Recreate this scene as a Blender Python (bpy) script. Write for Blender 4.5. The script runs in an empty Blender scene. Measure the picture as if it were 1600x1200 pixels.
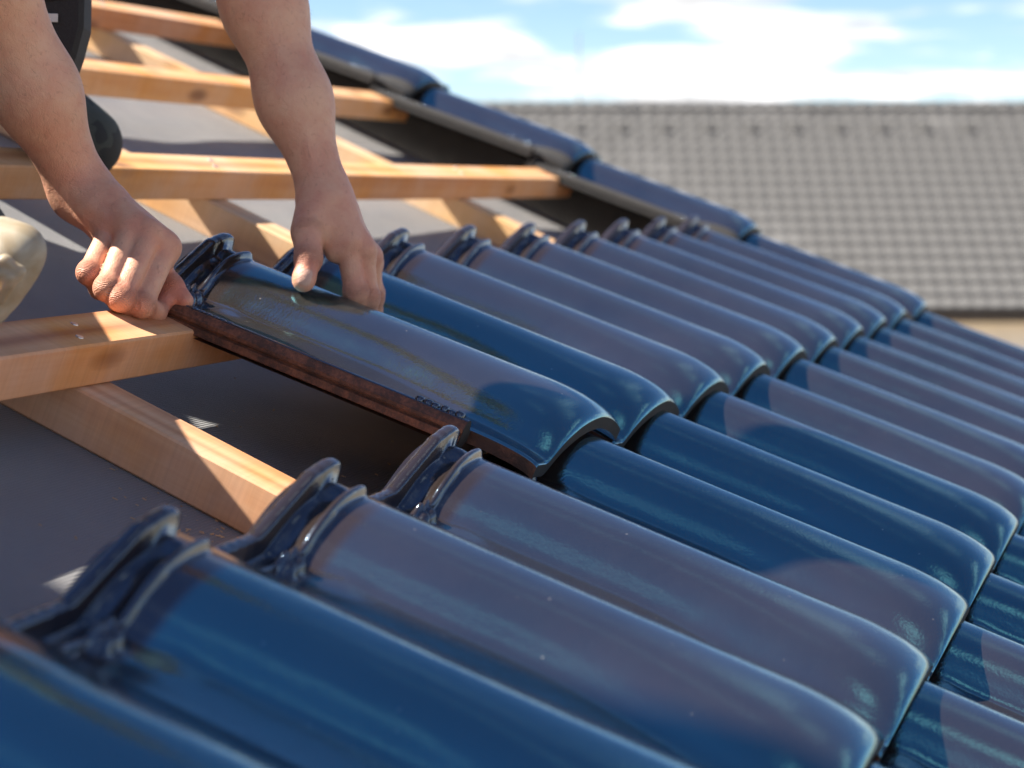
import bpy, bmesh, math, random
import numpy as np
from mathutils import Vector, Matrix

random.seed(7)
rng = np.random.default_rng(11)
scene = bpy.context.scene
COL = scene.collection
PITCH = math.radians(23.75)          # roof pitch
ROOF_Z = 5.6                         # height of the roof frame's origin above the ground

# ---- roof frame: x along the courses, y up the slope, z out of the roof --------------------------------------
ROOF = Matrix.Translation((0, 0, ROOF_Z)) @ Matrix.Rotation(PITCH, 4, 'X')
CAM_R = np.array([[0.33748, 0.861714, 0.378887], [-0.089753, 0.430123, -0.898297], [0.937044, -0.269152, -0.222499]])
CAM_C = np.array([-1.639698, 0.384615, 0.39665])
FPX = 3100.0


def at(px, py, depth):
    """a point of the roof frame seen at a photograph position (1600 wide), at a distance along the view axis"""
    d = CAM_R.T @ np.array([(px - 800) / FPX, (py - 600) / FPX, 1.0]) * depth + CAM_C
    return np.array([d[0], -d[1], d[2]])


# ---- camera ---------------------------------------------------------------------------------------------------
cam_data = bpy.data.cameras.new('camera')
cam = bpy.data.objects.new('camera', cam_data)
COL.objects.link(cam)
_flip = np.diag([1, -1, 1])
_r, _d, _f = (_flip @ CAM_R[0], _flip @ CAM_R[1], _flip @ CAM_R[2])
_m = Matrix.Identity(4)
for i in range(3):
    _m[i][0], _m[i][1], _m[i][2] = _r[i], -_d[i], -_f[i]
    _m[i][3] = (_flip @ CAM_C)[i]
cam.matrix_world = ROOF @ _m
cam_data.sensor_width = 36.0
cam_data.lens = 36.0 * FPX / 1600.0
cam_data.clip_start = 0.05
cam_data.clip_end = 3000
cam_data.dof.use_dof = True
cam_data.dof.focus_distance = 1.66
cam_data.dof.aperture_fstop = 6.2
scene.camera = cam

# ---- sky, sun, exposure -----------------------------------------------------------------------------------------
SUN_LOCAL = Vector((-0.21, 0.85, 0.475)).normalized()
SUN_DIR = (Matrix.Rotation(PITCH, 3, 'X') @ SUN_LOCAL).normalized()
SUN_EL = math.asin(SUN_DIR.z)
SUN_ROT = math.atan2(SUN_DIR.x, SUN_DIR.y)

world = bpy.data.worlds.new('World')
scene.world = world
world.use_nodes = True
wt = world.node_tree
wt.nodes.clear()


def N(tree, kind, **kw):
    n = tree.nodes.new(kind)
    for k, v in kw.items():
        if k == 'inp':
            for kk, vv in v.items():
                n.inputs[kk].default_value = vv
        else:
            setattr(n, k, v)
    return n


def build_world():
    L = wt.links
    out = N(wt, 'ShaderNodeOutputWorld')
    bg = N(wt, 'ShaderNodeBackground')
    bg.inputs['Strength'].default_value = 0.118
    sky = N(wt, 'ShaderNodeTexSky', sky_type='NISHITA', sun_disc=False)
    sky.sun_elevation = SUN_EL
    sky.sun_rotation = SUN_ROT
    sky.altitude = 2500
    sky.air_density = 1.0
    sky.dust_density = 0.0
    sky.ozone_density = 2.0
    hs = N(wt, 'ShaderNodeHueSaturation', inp={'Hue': .504, 'Saturation': 1.06, 'Value': .48})
    L.new(sky.outputs[0], hs.inputs['Color'])
    # fair-weather clouds on a flat layer: direction / height
    tc = N(wt, 'ShaderNodeTexCoord')
    sep = N(wt, 'ShaderNodeSeparateXYZ')
    L.new(tc.outputs['Generated'], sep.inputs[0])
    mx = N(wt, 'ShaderNodeMath', operation='MAXIMUM', inp={1: 0.0})
    L.new(sep.outputs['Z'], mx.inputs[0])
    den = N(wt, 'ShaderNodeMath', operation='ADD', inp={1: 0.085})
    L.new(mx.outputs[0], den.inputs[0])
    dx = N(wt, 'ShaderNodeMath', operation='DIVIDE')
    dy = N(wt, 'ShaderNodeMath', operation='DIVIDE')
    L.new(sep.outputs['X'], dx.inputs[0]); L.new(den.outputs[0], dx.inputs[1])
    L.new(sep.outputs['Y'], dy.inputs[0]); L.new(den.outputs[0], dy.inputs[1])
    cmb = N(wt, 'ShaderNodeCombineXYZ', inp={2: 3.7})
    L.new(dx.outputs[0], cmb.inputs[0]); L.new(dy.outputs[0], cmb.inputs[1])
    n1 = N(wt, 'ShaderNodeTexNoise', inp={'Scale': 1.7, 'Detail': 5.0, 'Roughness': 0.5, 'Distortion': 0.2})
    L.new(cmb.outputs[0], n1.inputs['Vector'])
    # clouds crowd together towards the horizon, where one looks through the layer edge-on
    el = N(wt, 'ShaderNodeMapRange', inp={1: 0.02, 2: 0.30, 3: 0.03, 4: -0.10})
    L.new(mx.outputs[0], el.inputs[0])
    ad = N(wt, 'ShaderNodeMath', operation='ADD')
    L.new(n1.outputs['Fac'], ad.inputs[0]); L.new(el.outputs[0], ad.inputs[1])
    ramp = N(wt, 'ShaderNodeMapRange', inp={1: 0.44, 2: 0.58, 3: 0.0, 4: 1.0})
    ramp.interpolation_type = 'SMOOTHSTEP'
    L.new(ad.outputs[0], ramp.inputs[0])
    n2 = N(wt, 'ShaderNodeTexNoise', inp={'Scale': 3.1, 'Detail': 4.0})
    L.new(cmb.outputs[0], n2.inputs['Vector'])
    cr = N(wt, 'ShaderNodeMapRange', inp={1: 0.35, 2: 0.65, 3: 2.4, 4: 4.8})
    L.new(n2.outputs['Fac'], cr.inputs[0])
    cc = N(wt, 'ShaderNodeVectorMath', operation='SCALE')
    cc.inputs[0].default_value = (1.0, 1.0, 1.01)
    L.new(cr.outputs[0], cc.inputs['Scale'])
    mix = N(wt, 'ShaderNodeMix', data_type='RGBA')
    L.new(ramp.outputs[0], mix.inputs['Factor'])
    L.new(hs.outputs[0], mix.inputs['A'])
    L.new(cc.outputs[0], mix.inputs['B'])
    L.new(mix.outputs['Result'], bg.inputs['Color'])
    L.new(bg.outputs[0], out.inputs[0])


build_world()

sun_data = bpy.data.lights.new('sun', 'SUN')
sun_data.energy = 4.7
sun_data.angle = math.radians(0.53)
sun_data.color = (1.0, 0.93, 0.82)
sun = bpy.data.objects.new('sun', sun_data)
COL.objects.link(sun)
sun.rotation_euler = SUN_DIR.to_track_quat('Z', 'Y').to_euler()
sun.location = SUN_DIR * 40

scene.view_settings.view_transform = 'Standard'
scene.view_settings.look = 'None'
scene.view_settings.exposure = 1.62
scene.view_settings.gamma = 1.0
scene.render.engine = 'CYCLES'
scene.cycles.max_bounces = 8
scene.cycles.use_denoising = True

# ---- small helpers ----------------------------------------------------------------------------------------------


def mesh_from(name, verts, faces, mats=(), fmat=None, smooth=True):
    me = bpy.data.meshes.new(name)
    verts = np.asarray(verts, dtype=np.float32)
    if isinstance(faces, np.ndarray):
        nf, k = faces.shape
        me.vertices.add(len(verts)); me.vertices.foreach_set('co', verts.ravel())
        me.loops.add(nf * k); me.loops.foreach_set('vertex_index', faces.astype(np.int32).ravel())
        me.polygons.add(nf)
        me.polygons.foreach_set('loop_start', np.arange(0, nf * k, k, dtype=np.int32))
        me.polygons.foreach_set('loop_total', np.full(nf, k, dtype=np.int32))
        me.update(calc_edges=True)
    else:
        me.from_pydata([tuple(map(float, v)) for v in verts], [], [tuple(map(int, f)) for f in faces])
        me.update()
    for m in mats:
        me.materials.append(m)
    if fmat is not None:
        me.polygons.foreach_set('material_index', np.asarray(fmat, dtype=np.int32))
    me.polygons.foreach_set('use_smooth', np.full(len(me.polygons), smooth, dtype=bool))
    me.validate()
    return me


def link(name, me, parent=None, loc=(0, 0, 0), rot=(0, 0, 0)):
    o = bpy.data.objects.new(name, me)
    COL.objects.link(o)
    o.parent = parent
    o.location = loc
    o.rotation_euler = rot
    return o


def tag(o, label=None, cat=None, group=None, kind=None):
    for k, v in (('label', label), ('category', cat), ('group', group), ('kind', kind)):
        if v:
            o[k] = v
    return o


def box_mesh(name, size, mats, bevel=0.0015, wobble=0.0, segs=1, cuts=0):
    """a sawn piece centred on the origin, long axis x, with worn arrises"""
    bm = bmesh.new()
    bmesh.ops.create_cube(bm, size=1.0)
    bmesh.ops.scale(bm, vec=size, verts=bm.verts)
    if cuts:
        ed = [e for e in bm.edges if abs((e.verts[0].co - e.verts[1].co).x) > size[0] * 0.5]
        bmesh.ops.subdivide_edges(bm, edges=ed, cuts=cuts, use_grid_fill=True)
        for v in bm.verts:
            v.co.y += wobble * math.sin(v.co.x * 2.3 + 1.1) + random.uniform(-1, 1) * wobble * .15
            v.co.z += wobble * .6 * math.sin(v.co.x * 3.1 + .4)
    if bevel:
        ed = [e for e in bm.edges if e.calc_face_angle(0) > 0.6]
        bmesh.ops.bevel(bm, geom=ed, offset=bevel, segments=segs, affect='EDGES', profile=.6)
    me = bpy.data.meshes.new(name)
    bm.to_mesh(me); bm.free()
    for m in mats:
        me.materials.append(m)
    return me


# ---- materials ----------------------------------------------------------------------------------------------------
def new_mat(name):
    m = bpy.data.materials.new(name)
    m.use_nodes = True
    t = m.node_tree
    b = t.nodes['Principled BSDF']
    return m, t, b


def mat_glaze():
    m, t, b = new_mat('glazed_clay')
    L = t.links
    tc = N(t, 'ShaderNodeTexCoord')
    oi = N(t, 'ShaderNodeObjectInfo')
    add = N(t, 'ShaderNodeVectorMath', operation='ADD')
    sc = N(t, 'ShaderNodeVectorMath', operation='SCALE', inp={'Scale': 17.0})
    cx = N(t, 'ShaderNodeCombineXYZ')
    L.new(oi.outputs['Random'], cx.inputs[0]); L.new(oi.outputs['Random'], cx.inputs[1])
    L.new(cx.outputs[0], sc.inputs[0])
    L.new(tc.outputs['Object'], add.inputs[0]); L.new(sc.outputs[0], add.inputs[1])
    # base: dark umber engobe, slightly cloudy
    n1 = N(t, 'ShaderNodeTexNoise', inp={'Scale': 9.0, 'Detail': 5.0, 'Roughness': .6})
    L.new(add.outputs[0], n1.inputs['Vector'])
    cr = N(t, 'ShaderNodeValToRGB')
    cr.color_ramp.elements[0].position = .3; cr.color_ramp.elements[0].color = (.021, .015, .0125, 1)
    cr.color_ramp.elements[1].position = .75; cr.color_ramp.elements[1].color = (.031, .022, .019, 1)
    L.new(n1.outputs['Fac'], cr.inputs[0])
    # dust specks
    vo = N(t, 'ShaderNodeTexVoronoi', inp={'Scale': 85.0, 'Randomness': 1.0})
    L.new(add.outputs[0], vo.inputs['Vector'])
    sp = N(t, 'ShaderNodeMapRange', inp={1: .05, 2: .085, 3: 1.0, 4: 0.0})
    L.new(vo.outputs['Distance'], sp.inputs[0])
    n3 = N(t, 'ShaderNodeTexNoise', inp={'Scale': 40.0, 'Detail': 2.0})
    L.new(add.outputs[0], n3.inputs['Vector'])
    gate = N(t, 'ShaderNodeMapRange', inp={1: .56, 2: .62, 3: 0.0, 4: .55})
    L.new(n3.outputs['Fac'], gate.inputs[0])
    spm = N(t, 'ShaderNodeMath', operation='MULTIPLY')
    L.new(sp.outputs[0], spm.inputs[0]); L.new(gate.outputs[0], spm.inputs[1])
    mix = N(t, 'ShaderNodeMix', data_type='RGBA')
    mix.inputs['B'].default_value = (.30, .27, .25, 1)
    L.new(spm.outputs[0], mix.inputs['Factor']); L.new(cr.outputs[0], mix.inputs['A'])
    L.new(mix.outputs['Result'], b.inputs['Base Color'])
    # gloss
    rr = N(t, 'ShaderNodeMapRange', inp={1: .35, 2: .7, 3: .11, 4: .19})
    n4 = N(t, 'ShaderNodeTexNoise', inp={'Scale': 22.0, 'Detail': 6.0, 'Roughness': .65})
    L.new(add.outputs[0], n4.inputs['Vector'])
    L.new(n4.outputs['Fac'], rr.inputs[0])
    L.new(rr.outputs[0], b.inputs['Roughness'])
    # the glaze is thick on the weathered face and thin on the interlocking ribs that get covered
    so = N(t, 'ShaderNodeSeparateXYZ')
    L.new(tc.outputs['Object'], so.inputs[0])
    my = N(t, 'ShaderNodeMapRange', inp={1: .351, 2: .358, 3: 0.0, 4: 1.0})
    L.new(so.outputs['Y'], my.inputs[0])
    mxx = N(t, 'ShaderNodeMapRange', inp={1: -.136, 2: -.130, 3: 1.0, 4: 0.0})
    L.new(so.outputs['X'], mxx.inputs[0])
    th = N(t, 'ShaderNodeMath', operation='MAXIMUM')
    L.new(my.outputs[0], th.inputs[0]); L.new(mxx.outputs[0], th.inputs[1])
    io = N(t, 'ShaderNodeMapRange', inp={1: 0.0, 2: 1.0, 3: 3.15, 4: 1.85})
    L.new(th.outputs[0], io.inputs[0]); L.new(io.outputs[0], b.inputs['IOR'])
    tn = N(t, 'ShaderNodeMix', data_type='RGBA')
    tn.inputs['A'].default_value = (.16, .76, 1.0, 1)
    tn.inputs['B'].default_value = (.45, .70, 1.0, 1)
    L.new(th.outputs[0], tn.inputs['Factor']); L.new(tn.outputs['Result'], b.inputs['Specular Tint'])
    b.inputs['Coat Weight'].default_value = .35
    b.inputs['Coat Roughness'].default_value = .05
    b.inputs['Coat IOR'].default_value = 1.6
    # orange peel
    n5 = N(t, 'ShaderNodeTexNoise', inp={'Scale': 420.0, 'Detail': 2.0})
    L.new(add.outputs[0], n5.inputs['Vector'])
    n6 = N(t, 'ShaderNodeTexNoise', inp={'Scale': 26.0, 'Detail': 3.0})
    L.new(add.outputs[0], n6.inputs['Vector'])
    b1 = N(t, 'ShaderNodeBump', inp={'Strength': .17, 'Distance': .001})
    L.new(n5.outputs['Fac'], b1.inputs['Height'])
    b2 = N(t, 'ShaderNodeBump', inp={'Strength': .12, 'Distance': .004})
    L.new(n6.outputs['Fac'], b2.inputs['Height']); L.new(b1.outputs[0], b2.inputs['Normal'])
    L.new(b2.outputs[0], b.inputs['Normal'])
    L.new(b2.outputs[0], b.inputs['Coat Normal'])
    return m


def mat_clay():
    m, t, b = new_mat('bare_clay')
    L = t.links
    tc = N(t, 'ShaderNodeTexCoord')
    n1 = N(t, 'ShaderNodeTexNoise', inp={'Scale': 30.0, 'Detail': 6.0, 'Roughness': .6})
    L.new(tc.outputs['Object'], n1.inputs['Vector'])
    n0 = N(t, 'ShaderNodeTexNoise', inp={'Scale': 340.0, 'Detail': 3.0, 'Roughness': .7})
    L.new(tc.outputs['Object'], n0.inputs['Vector'])
    mm = N(t, 'ShaderNodeMath', operation='MULTIPLY_ADD', inp={1: .45, 2: -.22})
    L.new(n0.outputs['Fac'], mm.inputs[0])
    ad = N(t, 'ShaderNodeMath', operation='ADD')
    L.new(n1.outputs['Fac'], ad.inputs[0]); L.new(mm.outputs[0], ad.inputs[1])
    cr = N(t, 'ShaderNodeValToRGB')
    e = cr.color_ramp.elements
    e[0].position = .44; e[0].color = (.062, .024, .013, 1)
    e[1].position = .66; e[1].color = (.22, .078, .036, 1)
    k = cr.color_ramp.elements.new(.54); k.color = (.125, .044, .022, 1)
    L.new(ad.outputs[0], cr.inputs[0])
    L.new(cr.outputs[0], b.inputs['Base Color'])
    b.inputs['Roughness'].default_value = .62
    b2 = N(t, 'ShaderNodeBump', inp={'Strength': .6, 'Distance': .0012})
    L.new(n0.outputs['Fac'], b2.inputs['Height'])
    L.new(b2.outputs[0], b.inputs['Normal'])
    return m


def mat_wood(name, c0, c1, c2, rough=.75, saw=.25):
    m, t, b = new_mat(name)
    L = t.links
    tc = N(t, 'ShaderNodeTexCoord')
    oi = N(t, 'ShaderNodeObjectInfo')
    off = N(t, 'ShaderNodeVectorMath', operation='SCALE', inp={'Scale': 3.1})
    cx = N(t, 'ShaderNodeCombineXYZ')
    for i in range(3):
        L.new(oi.outputs['Random'], cx.inputs[i])
    L.new(cx.outputs[0], off.inputs[0])
    ad = N(t, 'ShaderNodeVectorMath', operation='ADD')
    L.new(tc.outputs['Object'], ad.inputs[0]); L.new(off.outputs[0], ad.inputs[1])
    mp = N(t, 'ShaderNodeMapping'); mp.inputs['Scale'].default_value = (1.6, 26, 26)
    L.new(ad.outputs[0], mp.inputs['Vector'])
    n1 = N(t, 'ShaderNodeTexNoise', inp={'Scale': 1.0, 'Detail': 4.0, 'Roughness': .55, 'Distortion': .6})
    L.new(mp.outputs[0], n1.inputs['Vector'])
    wv = N(t, 'ShaderNodeTexWave', wave_type='BANDS', bands_direction='Y',
           inp={'Scale': .38, 'Distortion': 5.5, 'Detail': 3.0, 'Detail Scale': 1.1})
    L.new(mp.outputs[0], wv.inputs['Vector'])
    mp2 = N(t, 'ShaderNodeMapping'); mp2.inputs['Scale'].default_value = (14, 420, 420)
    L.new(ad.outputs[0], mp2.inputs['Vector'])
    nf = N(t, 'ShaderNodeTexNoise', inp={'Scale': 1.0, 'Detail': 3.0})
    L.new(mp2.outputs[0], nf.inputs['Vector'])
    a1 = N(t, 'ShaderNodeMath', operation='MULTIPLY_ADD', inp={1: .45, 2: 0.0})
    L.new(wv.outputs['Fac'], a1.inputs[0])
    a2 = N(t, 'ShaderNodeMath', operation='MULTIPLY_ADD', inp={1: .6})
    L.new(n1.outputs['Fac'], a2.inputs[0]); L.new(a1.outputs[0], a2.inputs[2])
    a3 = N(t, 'ShaderNodeMath', operation='MULTIPLY_ADD', inp={1: .25})
    L.new(nf.outputs['Fac'], a3.inputs[0]); L.new(a2.outputs[0], a3.inputs[2])
    cr = N(t, 'ShaderNodeValToRGB')
    e = cr.color_ramp.elements
    e[0].position = .28; e[0].color = (*c0, 1)
    e[1].position = .95; e[1].color = (*c2, 1)
    k = e.new(.6); k.color = (*c1, 1)
    L.new(a3.outputs[0], cr.inputs[0])
    # knots
    mp3 = N(t, 'ShaderNodeMapping'); mp3.inputs['Scale'].default_value = (4.2, 11, 11)
    L.new(ad.outputs[0], mp3.inputs['Vector'])
    vo = N(t, 'ShaderNodeTexVoronoi', inp={'Scale': 1.0})
    L.new(mp3.outputs[0], vo.inputs['Vector'])
    kn = N(t, 'ShaderNodeMapRange', inp={1: .06, 2: .16, 3: .75, 4: 0.0})
    L.new(vo.outputs['Distance'], kn.inputs[0])
    mix = N(t, 'ShaderNodeMix', data_type='RGBA')
    mix.inputs['B'].default_value = (c0[0] * .35, c0[1] * .3, c0[2] * .3, 1)
    L.new(kn.outputs[0], mix.inputs['Factor']); L.new(cr.outputs[0], mix.inputs['A'])
    sm = N(t, 'ShaderNodeTexNoise', inp={'Scale': 1.0, 'Detail': 3.0, 'Roughness': .7})
    mp4 = N(t, 'ShaderNodeMapping'); mp4.inputs['Scale'].default_value = (260, 9, 9); mp4.inputs['Rotation'].default_value = (0, 0, .12)
    L.new(ad.outputs[0], mp4.inputs['Vector']); L.new(mp4.outputs[0], sm.inputs['Vector'])
    n7 = N(t, 'ShaderNodeTexNoise', inp={'Scale': 7.0, 'Detail': 4.0, 'Roughness': .6})
    L.new(ad.outputs[0], n7.inputs['Vector'])
    hv = N(t, 'ShaderNodeHueSaturation')
    sr = N(t, 'ShaderNodeMapRange', inp={1: .3, 2: .7, 3: .72, 4: 1.08})
    L.new(n7.outputs['Fac'], sr.inputs[0]); L.new(sr.outputs[0], hv.inputs['Saturation'])
    hr = N(t, 'ShaderNodeMapRange', inp={1: 0.0, 2: 1.0, 3: .485, 4: .508})
    L.new(oi.outputs['Random'], hr.inputs[0]); L.new(hr.outputs[0], hv.inputs['Hue'])
    vr = N(t, 'ShaderNodeMapRange', inp={1: .3, 2: .7, 3: .92, 4: 1.06})
    L.new(sm.outputs['Fac'], vr.inputs[0]); L.new(vr.outputs[0], hv.inputs['Value'])
    L.new(mix.outputs['Result'], hv.inputs['Color'])
    L.new(hv.outputs[0], b.inputs['Base Color'])
    b.inputs['Roughness'].default_value = rough
    bp = N(t, 'ShaderNodeBump', inp={'Strength': saw, 'Distance': .0012})
    L.new(a3.outputs[0], bp.inputs['Height'])
    L.new(bp.outputs[0], b.inputs['Normal'])
    return m


def mat_plain(name, col, rough=.6, noise=0.15, nscale=30.0, bump=0.0, metallic=0.0):
    m, t, b = new_mat(name)
    L = t.links
    tc = N(t, 'ShaderNodeTexCoord')
    n1 = N(t, 'ShaderNodeTexNoise', inp={'Scale': nscale, 'Detail': 5.0, 'Roughness': .6})
    L.new(tc.outputs['Object'], n1.inputs['Vector'])
    cr = N(t, 'ShaderNodeValToRGB')
    e = cr.color_ramp.elements
    e[0].position = .3; e[0].color = (*[c * (1 - noise) for c in col], 1)
    e[1].position = .7; e[1].color = (*[min(1, c * (1 + noise)) for c in col], 1)
    L.new(n1.outputs['Fac'], cr.inputs[0])
    L.new(cr.outputs[0], b.inputs['Base Color'])
    b.inputs['Roughness'].default_value = rough
    b.inputs['Metallic'].default_value = metallic
    if bump:
        bp = N(t, 'ShaderNodeBump', inp={'Strength': bump, 'Distance': .002})
        L.new(n1.outputs['Fac'], bp.inputs['Height'])
        L.new(bp.outputs[0], b.inputs['Normal'])
    return m


def mat_membrane():
    m, t, b = new_mat('woven_underlay')
    L = t.links
    tc = N(t, 'ShaderNodeTexCoord')
    w1 = N(t, 'ShaderNodeTexWave', wave_type='BANDS', bands_direction='X', inp={'Scale': 105.0, 'Distortion': .4, 'Detail': 1.0})
    w2 = N(t, 'ShaderNodeTexWave', wave_type='BANDS', bands_direction='Y', inp={'Scale': 105.0, 'Distortion': .4, 'Detail': 1.0})
    L.new(tc.outputs['Object'], w1.inputs['Vector']); L.new(tc.outputs['Object'], w2.inputs['Vector'])
    mu = N(t, 'ShaderNodeMath', operation='ADD')
    L.new(w1.outputs['Fac'], mu.inputs[0]); L.new(w2.outputs['Fac'], mu.inputs[1])
    n1 = N(t, 'ShaderNodeTexNoise', inp={'Scale': 5.0, 'Detail': 6.0, 'Roughness': .65})
    L.new(tc.outputs['Object'], n1.inputs['Vector'])
    cr = N(t, 'ShaderNodeValToRGB')
    e = cr.color_ramp.elements
    e[0].position = .3; e[0].color = (.185, .187, .195, 1)
    e[1].position = .75; e[1].color = (.265, .261, .258, 1)
    L.new(n1.outputs['Fac'], cr.inputs[0])
    # dust and saw crumbs
    vo = N(t, 'ShaderNodeTexVoronoi', inp={'Scale': 70.0})
    L.new(tc.outputs['Object'], vo.inputs['Vector'])
    sp = N(t, 'ShaderNodeMapRange', inp={1: .05, 2: .10, 3: .7, 4: 0.0})
    L.new(vo.outputs['Distance'], sp.inputs[0])
    n3 = N(t, 'ShaderNodeTexNoise', inp={'Scale': 14.0, 'Detail': 3.0})
    L.new(tc.outputs['Object'], n3.inputs['Vector'])
    g = N(t, 'ShaderNodeMapRange', inp={1: .52, 2: .62, 3: 0.0, 4: 1.0})
    L.new(n3.outputs['Fac'], g.inputs[0])
    pm = N(t, 'ShaderNodeMath', operation='MULTIPLY')
    L.new(sp.outputs[0], pm.inputs[0]); L.new(g.outputs[0], pm.inputs[1])
    mix = N(t, 'ShaderNodeMix', data_type='RGBA')
    mix.inputs['B'].default_value = (.42, .38, .32, 1)
    L.new(pm.outputs[0], mix.inputs['Factor']); L.new(cr.outputs[0], mix.inputs['A'])
    wm = N(t, 'ShaderNodeMapRange', inp={1: 0.0, 2: 2.0, 3: .8, 4: 1.15})
    L.new(mu.outputs[0], wm.inputs[0])
    ml = N(t, 'ShaderNodeVectorMath', operation='SCALE')
    L.new(mix.outputs['Result'], ml.inputs[0]); L.new(wm.outputs[0], ml.inputs['Scale'])
    L.new(ml.outputs[0], b.inputs['Base Color'])
    b.inputs['Roughness'].default_value = .55
    bp = N(t, 'ShaderNodeBump', inp={'Strength': .7, 'Distance': .0009})
    L.new(mu.outputs[0], bp.inputs['Height'])
    L.new(bp.outputs[0], b.inputs['Normal'])
    return m


def mat_skin():
    m, t, b = new_mat('skin')
    L = t.links
    tc = N(t, 'ShaderNodeTexCoord')
    at_ = N(t, 'ShaderNodeAttribute', attribute_name='flush')
    n1 = N(t, 'ShaderNodeTexNoise', inp={'Scale': 38.0, 'Detail': 5.0, 'Roughness': .6})
    L.new(tc.outputs['Object'], n1.inputs['Vector'])
    a = N(t, 'ShaderNodeMath', operation='MULTIPLY_ADD', inp={1: 1.25, 2: -.48})
    L.new(n1.outputs['Fac'], a.inputs[0])
    ad = N(t, 'ShaderNodeMath', operation='ADD')
    L.new(a.outputs[0], ad.inputs[0]); L.new(at_.outputs['Fac'], ad.inputs[1])
    cr = N(t, 'ShaderNodeValToRGB')
    e = cr.color_ramp.elements
    e[0].position = .0; e[0].color = (.66, .375, .245, 1)
    e[1].position = .8; e[1].color = (.54, .200, .130, 1)
    L.new(ad.outputs[0], cr.inputs[0])
    # freckles / sun spots
    n2 = N(t, 'ShaderNodeTexNoise', inp={'Scale': 210.0, 'Detail': 2.0})
    L.new(tc.outputs['Object'], n2.inputs['Vector'])
    fr = N(t, 'ShaderNodeMapRange', inp={1: .64, 2: .74, 3: 0.0, 4: .25})
    L.new(n2.outputs['Fac'], fr.inputs[0])
    mix = N(t, 'ShaderNodeMix', data_type='RGBA')
    mix.inputs['B'].default_value = (.24, .105, .065, 1)
    L.new(fr.outputs[0], mix.inputs['Factor']); L.new(cr.outputs[0], mix.inputs['A'])
    nl = N(t, 'ShaderNodeAttribute', attribute_name='nail')
    mx2 = N(t, 'ShaderNodeMix', data_type='RGBA')
    mx2.inputs['B'].default_value = (.56, .33, .25, 1)
    L.new(nl.outputs['Fac'], mx2.inputs['Factor']); L.new(mix.outputs['Result'], mx2.inputs['A'])
    L.new(mx2.outputs['Result'], b.inputs['Base Color'])
    b.inputs['Roughness'].default_value = .5
    b.inputs['Subsurface Weight'].default_value = .08
    b.inputs['Subsurface Radius'].default_value = (.010, .004, .002)
    b.inputs['Subsurface Scale'].default_value = .6
    # pores and creases
    vo = N(t, 'ShaderNodeTexVoronoi', feature='DISTANCE_TO_EDGE', inp={'Scale': 520.0})
    L.new(tc.outputs['Object'], vo.inputs['Vector'])
    b1 = N(t, 'ShaderNodeBump', inp={'Strength': .5, 'Distance': .0007})
    L.new(vo.outputs['Distance'], b1.inputs['Height'])
    n3 = N(t, 'ShaderNodeTexNoise', inp={'Scale': 120.0, 'Detail': 4.0, 'Roughness': .65})
    L.new(tc.outputs['Object'], n3.inputs['Vector'])
    b2 = N(t, 'ShaderNodeBump', inp={'Strength': .55, 'Distance': .0022})
    L.new(n3.outputs['Fac'], b2.inputs['Height']); L.new(b1.outputs[0], b2.inputs['Normal'])
    cp = N(t, 'ShaderNodeAttribute', attribute_name='crease_pos')
    cw = N(t, 'ShaderNodeAttribute', attribute_name='crease')
    nz = N(t, 'ShaderNodeTexNoise', inp={'Scale': 160.0, 'Detail': 2.0})
    L.new(tc.outputs['Object'], nz.inputs['Vector'])
    ph = N(t, 'ShaderNodeMath', operation='MULTIPLY', inp={1: 2350.0})
    L.new(cp.outputs['Fac'], ph.inputs[0])
    p2 = N(t, 'ShaderNodeMath', operation='MULTIPLY_ADD', inp={1: 7.0})
    L.new(nz.outputs['Fac'], p2.inputs[0]); L.new(ph.outputs[0], p2.inputs[2])
    sn = N(t, 'ShaderNodeMath', operation='SINE')
    L.new(p2.outputs[0], sn.inputs[0])
    ab = N(t, 'ShaderNodeMath', operation='POWER', inp={1: 2.0})
    L.new(sn.outputs[0], ab.inputs[0])
    pw = N(t, 'ShaderNodeMath', operation='MULTIPLY')
    L.new(ab.outputs[0], pw.inputs[0]); L.new(cw.outputs['Fac'], pw.inputs[1])
    b3 = N(t, 'ShaderNodeBump', inp={'Strength': .75, 'Distance': .0011})
    L.new(pw.outputs[0], b3.inputs['Height']); L.new(b2.outputs[0], b3.inputs['Normal'])
    L.new(b3.outputs[0], b.inputs['Normal'])
    return m


def mat_camo():
    m, t, b = new_mat('camouflage_cloth')
    L = t.links
    tc = N(t, 'ShaderNodeTexCoord')
    n1 = N(t, 'ShaderNodeTexNoise', inp={'Scale': 15.0, 'Detail': 3.0, 'Roughness': .5})
    L.new(tc.outputs['Object'], n1.inputs['Vector'])
    cr = N(t, 'ShaderNodeValToRGB')
    cr.color_ramp.interpolation = 'CONSTANT'
    e = cr.color_ramp.elements
    e[0].position = 0; e[0].color = (.034, .037, .036, 1)
    e[1].position = .46; e[1].color = (.062, .070, .060, 1)
    k = e.new(.56); k.color = (.100, .100, .080, 1)
    L.new(n1.outputs['Fac'], cr.inputs[0])
    L.new(cr.outputs[0], b.inputs['Base Color'])
    b.inputs['Roughness'].default_value = .85
    n2 = N(t, 'ShaderNodeTexNoise', inp={'Scale': 900.0})
    L.new(tc.outputs['Object'], n2.inputs['Vector'])
    bp = N(t, 'ShaderNodeBump', inp={'Strength': .3, 'Distance': .001})
    L.new(n2.outputs['Fac'], bp.inputs['Height']); L.new(bp.outputs[0], b.inputs['Normal'])
    return m


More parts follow.
